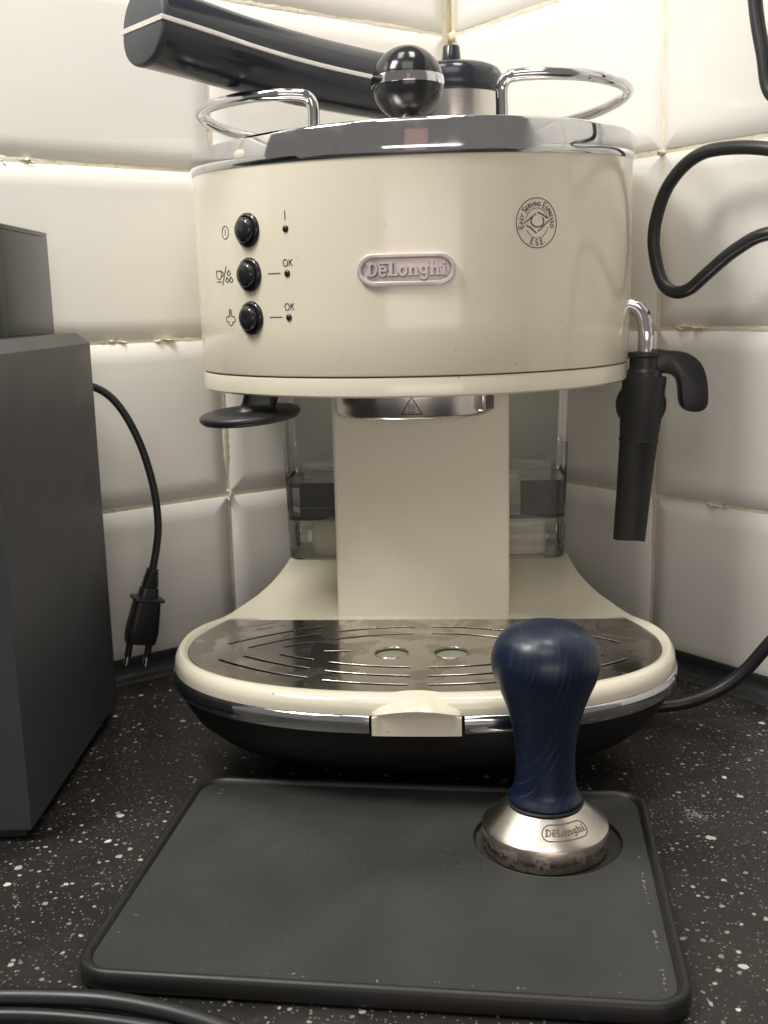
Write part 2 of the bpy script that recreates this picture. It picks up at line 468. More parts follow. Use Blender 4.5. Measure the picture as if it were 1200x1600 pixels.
SLAB = {  # heavy slab-serif letters of the badge
 'D': (.92, [([(.24, 0), (.24, 1)], .25), ([(.02, .94), (.45, .94)] + arc(.45, .5, .33, .44, 90, -90, 12) + [(.02, .06)], .15)]),
 'e': (.66, [([(.10, .40), (.56, .40)] + arc(.33, .36, .25, .34, 10, 320, 14), .16), ([(.04, .90), (1.02, .96)], .11)]),
 'L': (.80, [([(.26, 0), (.26, 1)], .26), ([(.02, .06), (.72, .06), (.72, .34)], .13), ([(.04, .95), (.48, .95)], .11)]),
 'o': (.70, [(arc(.35, .35, .25, .30, 0, 360, 20), .19)]),
 'n': (.86, [([(.22, 0), (.22, .66)], .21), ([(.22, .5)] + arc(.44, .42, .20, .22, 150, 0, 8) + [(.64, 0)], .20), ([(.02, .05), (.40, .05)], .10), ([(.48, .05), (.84, .05)], .10), ([(.02, .64), (.24, .64)], .09)]),
 'g': (.72, [(arc(.32, .42, .21, .25, 0, 360, 18), .17), ([(.54, .66), (.54, -.02)] + arc(.32, -.04, .22, .20, 0, -160, 10), .16), ([(.54, .62), (.70, .66)], .10)]),
 'h': (.86, [([(.22, 0), (.22, 1)], .21), ([(.22, .5)] + arc(.44, .42, .20, .22, 150, 0, 8) + [(.64, 0)], .20), ([(.02, .05), (.40, .05)], .10), ([(.48, .05), (.84, .05)], .10), ([(.02, .97), (.24, .97)], .09)]),
 'i': (.46, [([(.24, 0), (.24, .66)], .21), ([(.03, .05), (.45, .05)], .10), ([(.05, .63), (.24, .63)], .09), ([(.24, .80), (.24, .99)], .20)]),
}
def text(mb, s, x, y, h, w, fmap, sp=.2, h1=0.00012, center=True):
    tot = sum(GL[c][0] + sp for c in s) * h - sp * h
    cx_ = x - tot / 2 if center else x
    for c in s:
        gw, st = GL[c]
        for p in st: ribbon(mb, [(cx_ + a * h, y + b * h) for a, b in p], w, fmap, 0, h1)
        cx_ += (gw + sp) * h
def slab_text(mb, x, y, h, fmap, h1, h0=0.0, fat=1.0):
    s = ['D', 'e', 'L', 'o', 'n', 'g', 'h', 'i']
    tot = sum(SLAB[c][0] for c in s) * h; cx_ = x - tot / 2
    k = 0
    for c in s:
        gw, st = SLAB[c]
        for p, w in st:
            ribbon(mb, [(cx_ + a * h, y + b * h) for a, b in p], w * h * fat, fmap, h0, h1 + 0.00001 * (k % 5)); k += 1
        cx_ += gw * h

# ------------------------------------------------------------------ setting: walls, tiles, counter
NL, DL = Vector((-.5913, .8064, 0)), .6063      # left wall plane (into the wall)
NR, DR = Vector((.8063, .5916, 0)), .5120       # right wall plane
CORNER = Vector((NL.x * DL + NR.x * DR, NL.y * DL + NR.y * DR, 0))
AL, AR = Vector((-.8064, -.5913, 0)), Vector((.5916, -.8063, 0))   # along each wall, away from the corner

v, f = box(-.62, .62, -.10, 1.02, -.04, 0)
counter = new_obj('counter', v, f, LAMINATE, kind='structure', smooth=0)

def tile_mesh(w, h):
    """bevelled metro tile, local x along, y up, z out of the wall"""
    bw, d0, d1 = .0105, .0022, .0034
    def loop(ins, z, r, n=4): return [(x, y, z) for x, y in rrect(w - 2 * ins, h - 2 * ins, r, n)]
    loops = [loop(0, 0, .0012), loop(0, d0 - .0006, .0012), loop(.0004, d0, .0012), loop(bw - .0014, d1 - .00018, .002), loop(bw - .0005, d1 - .00008, .002), loop(bw + .0004, d1 - .00002, .0025), loop(bw + .0012, d1, .003), loop(bw + .003, d1, .003)]
    return loft(loops)
_tm = {}
def get_tile(w, h):
    k = (round(w, 4), round(h, 4))
    if k not in _tm:
        me = bpy.data.meshes.new('tile'); v, f = tile_mesh(w, h); me.from_pydata(v, [], f)
        me.materials.append(TILE); me.polygons.foreach_set('use_smooth', [True] * len(f)); me.set_sharp_from_angle(angle=R_(60))
        _tm[k] = me
    return _tm[k]
ROWS = [(.0060, .1042)] + [(.1070 + .1 * k, .2042 + .1 * k) for k in range(5)]
def build_wall(name, N, A, cols, seed):
    rnd = random.Random(seed)
    s0, s1 = 0, cols[-1][1] + .002
    org = CORNER + A * 0
    p = [CORNER + A * (-.03) - N * (-.0012) , CORNER + A * s1 + N * .0012]
    back = [p[0] + N * .05, p[1] + N * .05]
    vv = [(q.x, q.y, z) for z in (-.02, .61) for q in (p[0], p[1], back[1], back[0])]
    w_ = new_obj(name, vv, [(0, 1, 2, 3), (7, 6, 5, 4), (0, 4, 5, 1), (1, 5, 6, 2), (2, 6, 7, 3), (3, 7, 4, 0)], GROUT, origin=tuple(CORNER), kind='structure', smooth=0)
    # tiles
    for (c0, c1) in cols:
        for (z0, z1) in ROWS:
            o = bpy.data.objects.new('tile', get_tile(c1 - c0, z1 - z0)); COL.objects.link(o); o.parent = w_
            c = A * ((c0 + c1) / 2) + Vector((0, 0, (z0 + z1) / 2))
            X = A if N.cross(A).z < 0 else -A
            out = -N
            X = Vector((0, 0, 1)).cross(out).normalized()
            M = Matrix((X, Vector((0, 0, 1)), out)).transposed().to_4x4()
            tilt = Matrix.Rotation(R_(rnd.uniform(-.35, .35)), 4, 'X') @ Matrix.Rotation(R_(rnd.uniform(-.3, .3)), 4, 'Y') @ Matrix.Rotation(R_(rnd.uniform(-.25, .25)), 4, 'Z')
            o.matrix_local = Matrix.Translation(c + out * rnd.uniform(0, .0005)) @ M @ tilt
    # lumpy grout in the joints
    mb = MB()
    def strip(along0, along1, zc0, zc1, vertical, hw):
        n = int((along1 - along0) / .0018); K = 7
        loops = []
        for i in range(n + 1):
            s = along0 + (along1 - along0) * i / n; l = []
            for k in range(K):
                t = (k / (K - 1) - .5) * 2
                a, z = (zc0 + t * hw, s) if vertical else (s, zc0 + t * hw)
                q = Vector((a * 140 + seed * 7, z * 140, seed))
                spill = max(0, noise.noise(q * .16 + Vector((9, 4, 2))) - .12)
                h = .0007 + .0010 * (1 - abs(t) ** 3) + spill * .0020 * (1 - abs(t) ** 4) + .0004 * noise.noise(q * 1.3) + .0003 * noise.noise(q * 4)
                if abs(t) == 1: h = -.0015
                P = CORNER + A * a - N * h; l.append((P.x, P.y, z))
            loops.append(l)
        v, f = loft(loops, False, False, False); mb.add(v, f)
    for k in range(len(ROWS)):
        z = ROWS[k][1] + .0014
        strip(.0, cols[-1][1], z, z, False, .0036)
    for c in cols[1:]:
        strip(.004, .60, c[0] - .0015, 0, True, .0036)
    if name == 'wall_left': strip(.004, .60, .0058, 0, True, .004)
    new_obj('grout', mb.v, mb.f, GROUT, w_, smooth=80)
    return w_
def lump(wall, N, A, s, z, ls, lz, h, seed):
    loops = []; n = 22
    for i in range(n + 1):
        a = (i / n - .5) * 2; l = []
        for k in range(13):
            b = (k / 12 - .5) * 2
            d = max(0, 1 - a * a - b * b); q = Vector((a * 2.4 + seed, b * 2.4, seed))
            hh = -.002 + (.002 + h * .75) * d ** .5 * (1 + .9 * noise.noise(q) + .5 * noise.noise(q * 3))
            P = CORNER + A * (s + a * ls) - N * hh; l.append((P.x, P.y, z + b * lz + .0006 * noise.noise(q * 2)))
        loops.append(l)
    v, f = loft(loops, False, False, False); new_obj('mortar_lump', v, f, GROUT, wall, smooth=80)
wl = build_wall('wall_left', NL, AL, [(.0080, .1912), (.1942, .3930), (.3960, .5950)], 3)
wr = build_wall('wall_right', NR, AR, [(.0080, .1882), (.1912, .3900), (.3930, .5920)], 11)

for a in ((.3220, .3035, .0065, .0040, .0042, 1.0), (.2300, .2050, .0120, .0026, .0036, 2.2), (.3060, .3052, .0100, .0020, .0032, 7.4), (.2620, .2056, .0140, .0018, .0030, 5.1), (.1935, .3360, .0022, .0090, .0030, 3.3), (.1925, .1050, .0030, .0060, .0034, 4.6)):
    lump(wl, NL, AL, *a)
for a in ((.1890, .3050, .0045, .0022, .0034, 8.1), (.2150, .2060, .0200, .0020, .0032, 9.3), (.1900, .2560, .0024, .0160, .0032, 2.9), (.2350, .1050, .0140, .0018, .0032, 6.7)):
    lump(wr, NR, AR, *a)

# coved black sealing strip between counter and tiles
def cove(name, N, A, L_):
    sec = [(0, .0), (.0, .0125), (.0012, .0128), (.0022, .0115)] + [(.0022 + .0078 * (1 - math.cos(R_(a))), .0115 - .0100 * math.sin(R_(a))) for a in (15, 30, 45, 60, 75, 90)] + [(.0125, .0)]
    loops = []
    n = 60
    for i in range(n + 1):
        s = -.0 + L_ * i / n; l = []
        for d, z in sec:
            wob = .0004 * noise.noise(Vector((s * 60, z * 100, 1))) if z > .001 else 0
            P = CORNER + A * s - N * (d + .0035 + wob); l.append((P.x, P.y, z + wob + .0002))
        loops.append(l)
    v, f = loft(loops)
    return new_obj(name, v, f, BLK_SATIN, kind='structure', smooth=50)
cove('sealing_strip', NL, AL, .60); cove('sealing_strip', NR, AR, .60)

# ------------------------------------------------------------------ espresso machine
OX, OY = .0200, .6185                                   # axis of the round body
cm = thing('espresso_machine', (.0165, .56, 0), 'cream and chrome espresso machine with round body standing in the tiled corner', 'coffee machine')
RB = .1205
TILT = .0225                                            # the top leans very slightly to the left
def bodymap(phi0, z0, r=RB, lift=0.0):
    p0 = R_(phi0)
    def f(x, y, h=0.0):
        a = p0 + x / r; rr = r + h + lift
        return Vector((OX + rr * math.sin(a), OY - rr * math.cos(a), z0 + y))
    return f
PHB = 123.5
def round_loop(r, zf, n=120, back=.066):
    """truncated circle outline; zf(phi,x,y)->z"""
    pts = []
    pb = math.degrees(math.pi - math.acos(min(1, back / r)))
    for k in range(n + 1):
        a = R_(-pb + 2 * pb * k / n); x, y = OX + r * math.sin(a), OY - r * math.cos(a)
        pts.append((x, y, zf(x, y)))
    return pts
def tz(x, y): return TILT * (x - OX)
ZT = .3052
zrimtop = lambda x, y: ZT + tz(x, y)
zrimbot = lambda x, y: ZT - .0108 - .0052 * max(0, min(1.2, (OY - .02 - y) / (.119 - .02))) + .55 * tz(x, y)
con = lambda c: (lambda x, y: c)
v, f = loft([round_loop(RB - .0018, con(.1900)), round_loop(RB - .0003, con(.1904)), round_loop(RB, con(.1912)), round_loop(RB, con(.215)), round_loop(RB, con(.245)), round_loop(RB, con(.27)), round_loop(RB, lambda x, y: zrimbot(x, y) + .002)])
body = new_obj('body_shell', v, f, CREAM, cm, smooth=40)
v, f = loft([round_loop(RB - .012, con(.1822)), round_loop(RB - .003, con(.1802)), round_loop(RB - .0016, con(.1802)), round_loop(RB - .0004, con(.1812)), round_loop(RB - .0003, con(.1885)), round_loop(RB - .0007, con(.1895)), round_loop(RB - .0022, con(.1897))])
new_obj('bottom_lip', v, f, CREAM, cm, smooth=40)
v, f = loft([round_loop(RB - .003, con(.1885)), round_loop(RB - .003, con(.1905))])
new_obj('seam_gasket', v, f, BLK_MATT, cm, smooth=40)
def off(fn, d): return lambda x, y: fn(x, y) + d
v, f = loft([round_loop(RB - .002, zrimbot), round_loop(RB + .0004, zrimbot), round_loop(RB + .0010, off(zrimbot, .0008)), round_loop(RB + .0011, off(zrimbot, .004)), round_loop(RB + .0011, off(zrimtop, -.0016)), round_loop(RB + .0006, off(zrimtop, -.0004)), round_loop(RB - .0006, zrimtop), round_loop(RB - .0035, off(zrimtop, -.0002)), round_loop(RB - .0045, off(zrimtop, -.003))], cap0=False, cap1=False)
rim = new_obj('chrome_rim', v, f, CHROME, cm, smooth=50)
v, f = loft([round_loop(RB - .003, off(zrimtop, -.0028)), round_loop(RB - .003, off(zrimtop, -.0022))])
new_obj('cup_plate', v, f, STEEL_RING, cm, smooth=40)
# worn patch of residue on the rim
v, f = lathe([(.0001, .0003), (.0014, .00025), (.0024, 0)], 14)
M = Matrix.Translation(bodymap(-44.3, .2975 + tz(OX - .08, 0), RB + .0011)(0, 0)) @ Matrix.Rotation(R_(-44.3), 4, 'Z') @ Matrix.Rotation(R_(90), 4, 'X') @ Matrix.Diagonal((1.8, .8, 1, 1))
new_obj('rim_blister', [M @ p for p in v], f, CREAM_MATT, rim)

# cup rails
def rail(pts):
    path = smooth_path(pts, 10)
    v, f = tube(path, .0030, 16); new_obj('cup_rail', v, f, CHROME_WIRE, cm)
    for e in (pts[0], pts[-1]):
        v, f = lathe([(.0046, ZT - .002), (.0046, e[2] + .0012), (.0032, e[2] + .0020)], 20, (e[0], e[1])); new_obj('rail_foot', v, f, CHROME_WIRE, cm)
rail([(-.0300, .553, .3020), (-.0300, .553, .3110), (-.0300, .553, .3195), (-.0320, .5525, .3238), (-.0365, .551, .3252), (-.0480, .5500, .3254), (-.0640, .5560, .3254), (-.0830, .5745, .3254), (-.0930, .598, .3252), (-.0915, .625, .3248), (-.0840, .650, .3242), (-.0700, .670, .3232), (-.055, .6755, .3215), (-.049, .6760, .3170), (-.048, .676, .3030)])
rail([(.0622, .5446, .3070), (.0622, .5446, .3160), (.0622, .5446, .3250), (.0642, .5430, .3288), (.0690, .5410, .3300), (.0840, .5400, .3302), (.1040, .5465, .3302), (.1240, .5660, .3300), (.1335, .590, .3294), (.1310, .620, .3284), (.1220, .643, .3272), (.1060, .666, .3262), (.090, .6715, .3245), (.084, .672, .3190), (.083, .672, .3060)])

# steam knob: black ball with chrome belt
KX, KY, KZ, KR = .0163, .536, .3262, .0171
prof = [(KR * math.sin(R_(a)), KZ - KR * math.cos(R_(a))) for a in range(6, 181, 6)]
v, f = lathe(prof, 56, (KX, KY)); knob = new_obj('steam_knob', v, f, BLK_GLOSS, cm, smooth=60)
rb = lambda z: math.sqrt(KR * KR - (z - KZ) ** 2)
z0, z1 = KZ - .0016, KZ + .0030
v, f = lathe([(rb(z0) - .0005, z0 - .0001), (rb(z0) + .0004, z0 + .0002), (rb(KZ + .0007) + .0005, KZ + .0007), (rb(z1) + .0004, z1 - .0002), (rb(z1) - .0005, z1 + .0001)], 56, (KX, KY), caps=(False, False)); new_obj('chrome_belt', v, f, CHROME, knob, smooth=60)
v, f = lathe([(.006, ZT - .002), (.006, ZT + .006)], 28, (KX, KY)); new_obj('knob_stem', v, f, CHROME_WIRE, knob)

# push buttons, lamps and their printed symbols
def radial(phi, z, r=RB):
    p = bodymap(phi, z, r)(0, 0)
    return Matrix.Translation(p) @ Matrix.Rotation(R_(phi), 4, 'Z') @ Matrix.Rotation(R_(90), 4, 'X')
for z in (.2602, .2392, .2184):
    M = radial(-43.15, z, RB - .0005)
    v, f = lathe([(.0082, -.001), (.0082, .0012), (.0078, .0019), (.0068, .0022), (.0064, .0017), (.0063, .0008)], 44)
    bz = new_obj('push_button', [M @ p for p in v], f, BLK_GLOSS, cm, smooth=45)
    v, f = lathe([(.0060, .0005), (.0060, .0034), (.0057, .0042), (.0048, .0050), (.0032, .0055), (.0014, .0057), (.0002, .00575)], 40)
    new_obj('button_cap', [M @ p for p in v], f, BLK_GLOSS, bz, smooth=50)
for z in (.2594, .2389, .2184):
    M = radial(-31.5, z, RB - .0002)
    v, f = lathe([(.0017, -.0005), (.0017, .0004), (.0013, .0009), (.0006, .0012), (.0001, .00125)], 20)
    new_obj('indicator_lamp', [M @ p for p in v], f, BLK_GLOSS, cm, smooth=60)
def printed(name, builder, mat=PRINT, parent=cm):
    mb = MB(); builder(mb); return new_obj(name, mb.v, mb.f, mat, parent, smooth=0)
LW = .00032
fm = bodymap(-52.2, .2603, RB, .00008)
printed('power_symbol', lambda mb: (ribbon(mb, arc(0, 0, .0031, .0031, 0, 360, 32)[:-1], LW, fm, closed=True), ribbon(mb, [(0, -.0014), (0, .0014)], LW, fm)))
_f2 = bodymap(-53.9, .2392, RB, .00008)
fm2 = lambda x, y, h=0: _f2((x + .0008) * 1.65, y * 1.05, h)
def drop(x, y, s): return [(x, y + s * 1.5)] + arc(x, y, s * .8, s * .8, 60, -240, 14) + [(x, y + s * 1.5)]
def cup_sym(mb):
    k = .0011
    ribbon(mb, [(-.0058, .0027), (-.0056, -.0002), (-.0050, -.0011), (-.0032, -.0011), (-.0026, -.0002), (-.0024, .0027)], LW, fm2)
    ribbon(mb, [(-.0060, .0027), (-.0022, .0027)], LW, fm2)
    ribbon(mb, [(-.0024, .0022)] + arc(-.0021, .0012, .0010, .0011, 80, -80, 8) + [(-.0026, .0001)], LW, fm2)
    ribbon(mb, [(-.0060, -.0024), (-.0024, -.0024)], LW, fm2)
    ribbon(mb, [(-.0019, -.0041), (.0009, .0047)], LW, fm2)
    for x, y in ((.0022, .0012), (.0011, -.0020), (.0034, -.0020)): ribbon(mb, drop(x, y, .0011), LW, fm2)
printed('cup_symbol', cup_sym)
_f3 = bodymap(-51.7, .2192, RB, .00008)
fm3 = lambda x, y, h=0: _f3(x * 1.15, y, h)
def steam_sym(mb):
    ribbon(mb, [(-.0007, .0036), (-.0011, .0002)], LW, fm3); ribbon(mb, [(.0007, .0036), (.0011, .0002)], LW, fm3)
    ribbon(mb, [(-.0007, .0036), (.0007, .0036)], LW, fm3); ribbon(mb, [(0, .003), (0, .0002)], LW * .7, fm3)
    ribbon(mb, [(-.0011, .0002)] + arc(-.0023, -.0012, .0015, .0014, 55, 285, 12) + arc(0, -.0030, .0016, .0013, 165, 375, 12) + arc(.0023, -.0012, .0015, .0014, -105, 125, 12) + [(.0011, .0002)], LW, fm3)
printed('steam_symbol', steam_sym)
fl = bodymap(-31.5, .2655, RB, .00008)
printed('on_mark', lambda mb: ribbon(mb, [(0, -.0021), (0, .0021)], .0004, fl))
for z, zz in ((.2434, .2392), (.2230, .2187)):
    fk = bodymap(-31.25, z - .0011, RB, .00008); printed('ok_lettering', lambda mb: text(mb, 'OK', 0, 0, .0031, .00036, fk))
    fd = bodymap(-35.25, zz, RB, .00008); printed('dash_mark', lambda mb: ribbon(mb, [(-.0039, 0), (.0039, 0)], .00032, fd))

# badge
fb = bodymap(-3.35, .2388, RB)
def stadium(w, h, n=14):
    r = h / 2; return [(w / 2 - r + r * math.cos(R_(a)), r * math.sin(R_(a))) for a in [-90 + 180 * k / n for k in range(n + 1)]] + [(-w / 2 + r + r * math.cos(R_(a)), r * math.sin(R_(a))) for a in [90 + 180 * k / n for k in range(n + 1)]]
def densify(l, seg=.002):
    o = []
    for i in range(len(l)):
        a, b = Vector(l[i]), Vector(l[(i + 1) % len(l)]); k = max(1, int((b - a).length / seg))
        o += [tuple(a + (b - a) * j / k) for j in range(k)]
    return o
W_, H_ = .0452, .0146
levels = [(0, -.0006), (0, .0014), (.0005, .0020), (.0016, .0021), (.0021, .0018), (.0024, .0008)]
loops = []
base_l = densify(stadium(W_, H_))
for ins, h in levels:
    kx, ky = (W_ - 2 * ins) / W_, (H_ - 2 * ins) / H_
    loops.append([fb(x * kx, y * ky, h) for x, y in base_l])
lv, lf = loft(loops, cap0=True, cap1=False)
nb = len(base_l); ins = levels[-1][0]
kx, ky = (W_ - 2 * ins) / W_, (H_ - 2 * ins) / H_
# curved floor: rows between upper and lower halves
xs = [(-.5 + i / 30) * (W_ - 2 * ins) for i in range(31)]
def yh(x):
    r = (H_ - 2 * ins) / 2; e = abs(x) - ((W_ - 2 * ins) / 2 - r)
    return r if e <= 0 else math.sqrt(max(r * r - e * e, 0))
fl_v = []; fl_f = []
for x in xs: fl_v += [fb(x, yh(x), .00081), fb(x, -yh(x), .00081)]
for i in range(30): fl_f.append((2 * i, 2 * i + 1, 2 * i + 3, 2 * i + 2))
mb = MB(); mb.add(lv, lf); mb.add(fl_v, fl_f)
badge = new_obj('badge', mb.v, mb.f, BADGE, cm, smooth=35)
mb = MB(); slab_text(mb, 0, -.0027, .0061, fb, .0022, .0007)
new_obj('badge_lettering', mb.v, mb.f, BADGE_TYPE, badge, smooth=0)
mb = MB(); slab_text(mb, .0003, -.0030, .0061, fb, .0010, .0007, 1.35)  # dark offset ribbons put the letters' shade in as colour
new_obj('lettering_shade', mb.v, mb.f, BADGE_SHADE, badge, smooth=0)

# printed round emblem
fe = bodymap(26.88, .2589, RB, .00008)
def emblem(mb):
    ribbon(mb, arc(0, 0, .0113, .0113, 0, 360, 72)[:-1], .00030, fe, closed=True)
    ribbon(mb, arc(0, 0, .0064, .0068, 20, 165, 28), .00018, fe); ribbon(mb, arc(0, 0, .0064, .0068, 210, 345, 28), .00018, fe)
    ribbon(mb, [(-.0072, -.0003), (-.0006, .0042)], .00042, fe)
    ribbon(mb, [(.0002, .0047), (.0020, .0043), (.0062, .0022)], .00050, fe)
    ribbon(mb, [(.0070, .0013), (.0006, -.0038)], .00042, fe)
    ribbon(mb, [(-.0060, -.0012), (-.0040, -.0019), (-.0004, -.0046)], .00050, fe)
    ribbon(mb, arc(.0002, .0008, .0036, .0026, 140, 400, 24), .00050, fe)
    def curved(s, big, r, mid, small_h, big_h, flip, sp):
        tot = sum(GL[c][0] * (big_h if i in big else small_h) + sp for i, c in enumerate(s)) - sp
        pos = -tot / 2
        for i, c in enumerate(s):
            h = big_h if i in big else small_h
            gw, st = GL[c]
            for p in st:
                q = []
                for a, b in p:
                    xx = pos + a * h; yy = b * h
                    if flip:
                        ang = R_(mid) + xx / r; rr = r + .0010 - yy
                    else:
                        ang = R_(mid) - xx / r; rr = r - .0010 + yy
                    q.append((rr * math.cos(ang), rr * math.sin(ang)))
                ribbon(mb, q, .00026 if i not in big else .00032, fe)
            pos += gw * h + sp
    curved('EASY SERVING ESPRESSO', {0, 5, 13}, .0087, 92, .0018, .0026, False, .00042)
    curved('E.S.E.', {0, 2, 4}, .0090, 272, .0023, .0025, True, .0006)
printed('round_emblem', emblem)

# group head under the body
GX, GY = .0171, .5625
v, f = lathe([(.030, .1830), (.0405, .1830), (.0405, .1795), (.0412, .1790), (.0412, .1688), (.0407, .1676), (.0396, .1670), (.036, .1672), (.0345, .1690), (.0345, .1760), (.002, .1765)], 96, (GX, GY))
gh = new_obj('group_head', v, f, STEEL_RING, cm, smooth=40)
def ghmap(x, y, h=0):
    a = R_(-3.2) + x / .0412; r = .0412 + .00006 + h
    return Vector((GX + r * math.sin(a), GY - r * math.cos(a), .1740 + y))
def warn(mb):
    ribbon(mb, [(-.0050, -.0038), (0, .0046), (.0050, -.0038)], .00045, ghmap, closed=True)
    for x in (-.0012, 0, .0012): ribbon(mb, [(x - .0002, -.0019), (x + .0004, -.0008), (x - .0003, .0004), (x + .0003, .0014)], .00028, ghmap)
    ribbon(mb, [(-.0018, -.0028), (.0018, -.0028)], .00026, ghmap)
printed('hot_surface_symbol', warn, PRINT, gh)
a0 = 58
M = Matrix.Translation((GX, GY, 0)) @ Matrix.Rotation(R_(a0 - 90), 4, 'Z')
v, f = box(.034, .0445, -.006, .006, .1692, .1815); new_obj('locking_lug', [M @ Vector(p) for p in v], f, STEEL_RING, gh, bevel=.0012)

# black plastic press-tamper under the left of the body
PC = Vector((-.0684, .553, .1692)); MT = Matrix.Translation(PC) @ Matrix.Rotation(R_(4.0), 4, 'Y').inverted() @ Matrix.Rotation(R_(3.2), 4, 'X')
v, f = lathe([(.0002, -.0034), (.0215, -.0034), (.0248, -.0027), (.0263, -.0010), (.0262, .0006), (.0248, .0017), (.018, .0024), (.0002, .0026)], 64)
pt = new_obj('press_disc', [MT @ p for p in v], f, BLK_SATIN, cm, smooth=50)
loops = []
for z, hx, hy, dx in ((.0020, .0115, .0085, .0038), (.0032, .0098, .0072, .0042), (.006, .0092, .0066, .0058), (.016, .0092, .0066, .0100)):
    loops.append([MT @ Vector((dx + x, y, z)) for x, y in rrect(2 * hx, 2 * hy, .004, 4)])
v, f = loft(loops); new_obj('press_stem', v, f, BLK_SATIN, pt, smooth=50)

# base ---------------------------------------------------------------
AB = R_(-4.0); BX, BY = .0180, .520
def bmap(u, v_, z): return Vector((BX + u * math.cos(AB) - v_ * math.sin(AB), BY + u * math.sin(AB) + v_ * math.cos(AB), z))
WV = [(x, y * 1.027) for x, y in [(0, .1215), (.012, .1200), (.03, .1148), (.045, .1092), (.06, .1030), (.075, .0960), (.09, .0905), (.105, .0868), (.125, .0845), (.150, .0835), (.165, .0832)]]
def wv(v_):
    for i in range(len(WV) - 1):
        if v_ <= WV[i + 1][0]:
            (x0, y0), (x1, y1) = WV[i], WV[i + 1]; t = (v_ - x0) / (x1 - x0)
            m0 = (WV[i + 1][1] - WV[max(i - 1, 0)][1]) / (WV[i + 1][0] - WV[max(i - 1, 0)][0]) if i else 0
            j = min(i + 2, len(WV) - 1); m1 = (WV[j][1] - WV[i][1]) / (WV[j][0] - WV[i][0]); d = x1 - x0
            return (2 * t ** 3 - 3 * t ** 2 + 1) * y0 + (t ** 3 - 2 * t ** 2 + t) * d * m0 + (-2 * t ** 3 + 3 * t ** 2) * y1 + (t ** 3 - t ** 2) * d * m1
    return WV[-1][1]
def sstep(a, b, x):
    t = max(0, min(1, (x - a) / (b - a))); return t * t * (3 - 2 * t)
def ramp_z(v_): return .0150 * sstep(.040, .135, v_)
VB = [.165 * k / 36 for k in range(1, 37)]
def outline(t, extra=0.0, vmax=None, n=72):
    """t=0 outer edge, t=1 inner edge of the raised border; returns (u,v) loop from right side over the front to left, back"""
    a = .1248 - .006 * t + extra; b = .0880 - .0142 * t + extra; e = 2.0 / 2.35
    pts = []
    for k in range(n + 1):
        th = R_(0 - 180 * k / n); c, s = math.cos(th), math.sin(th)
        pts.append((a * math.copysign(abs(c) ** e, c), b * math.copysign(abs(s) ** e, s)))
    vs = [x for x in VB if vmax is None or x < vmax] + ([vmax] if vmax else [])
    left = [(-(wv(x) - .006 * t + extra), x) for x in vs]
    right = [(-u, x) for u, x in reversed(left)]
    return pts + left + right
prof = [(0, .0492), (0, .0520), (.05, .0540), (.16, .0559), (.36, .0571), (.6, .0570), (.82, .0559), (1.0, .0546)]
loops = []
for t, z in prof:
    l = []
    for u, v_ in outline(t):
        c = 1 - sstep(.015, .055, v_)
        zz = z if z <= .0546 else .0546 + (z - .0546) * c
        if t > 0 and v_ > 0: pass
        l.append(bmap(u, v_, zz + ramp_z(v_)))
    loops.append(l)
loops.append([bmap(u, v_, .0478 + ramp_z(v_)) for u, v_ in outline(1.0)])
mb = MB(); v, f = loft(loops, cap0=False, cap1=False); mb.add(v, f)
VD = .0378
fl = outline(1.0, vmax=VD); mb.add([bmap(u, v_, .0482) for u, v_ in fl], [tuple(range(len(fl)))])
rows = [VD] + [x for x in VB if x > VD]
dv = []
for x in rows:
    w = wv(x) - .006
    dv.append([bmap(w * k / 6, x, .0546 + ramp_z(x)) for k in range(-6, 7)])
v, f = loft(dv, False, False, False); mb.add(v, f)
w = wv(VD) - .006
mb.add([bmap(-w, VD, .0546), bmap(w, VD, .0546), bmap(w, VD, .047), bmap(-w, VD, .047)], [(0, 1, 2, 3)])
new_obj('base_top', mb.v, mb.f, CREAM, cm, smooth=38)

# black bowl of the base
loops = []
for d, z, vs in ((-.0016, .0494, 0), (-.0016, .0412, 0), (-.0040, .0335, 0), (-.0090, .0250, 0), (-.0180, .0165, 0), (-.0320, .0110, 0), (-.0430, .0065, 0), (-.0470, .0006, 0)):
    loops.append([bmap(u, v_ , z) for u, v_ in outline(0, d)])
v, f = loft(loops); new_obj('base_bowl', v, f, BLK_BOWL, cm, smooth=50)

# chrome bands either side of the tab
bandsec = [(-.0006, -.0040), (.0008, -.0040), (.0013, -.0034), (.0014, 0), (.0012, .0024), (.0006, .0036), (-.0006, .0040)]
ol = outline(0)
N_ = 73
for sgn in (1, -1):
    pts = [p for p in ol[:N_] if p[0] * sgn > .0206]
    pts = sorted(pts, key=lambda p: -p[1] if False else p[0] * sgn)
    # from the tab to the side, then back along the flank
    u0 = .0206 * sgn
    b_, a_ = .0880, .1248
    v0 = -b_ * (1 - (abs(u0) / a_) ** 2.35) ** (1 / 2.35)
    path2 = [(u0, v0)] + pts + [(sgn * wv(x), x) for x in VB if x < .062]
    loops = []
    for i, (u, v_) in enumerate(path2):
        pa, pb = path2[max(i - 1, 0)], path2[min(i + 1, len(path2) - 1)]
        t = Vector((pb[0] - pa[0], pb[1] - pa[1])).normalized(); nn = Vector((t.y, -t.x)) * sgn
        if nn.dot(Vector((u, v_))) < 0: nn = -nn
        loops.append([bmap(u + nn.x * (s - .0002), v_ + nn.y * (s - .0002), .0452 + h) for s, h in bandsec])
    v, f = loft(loops); new_obj('chrome_band', v, f, CHROME, cm, smooth=50)

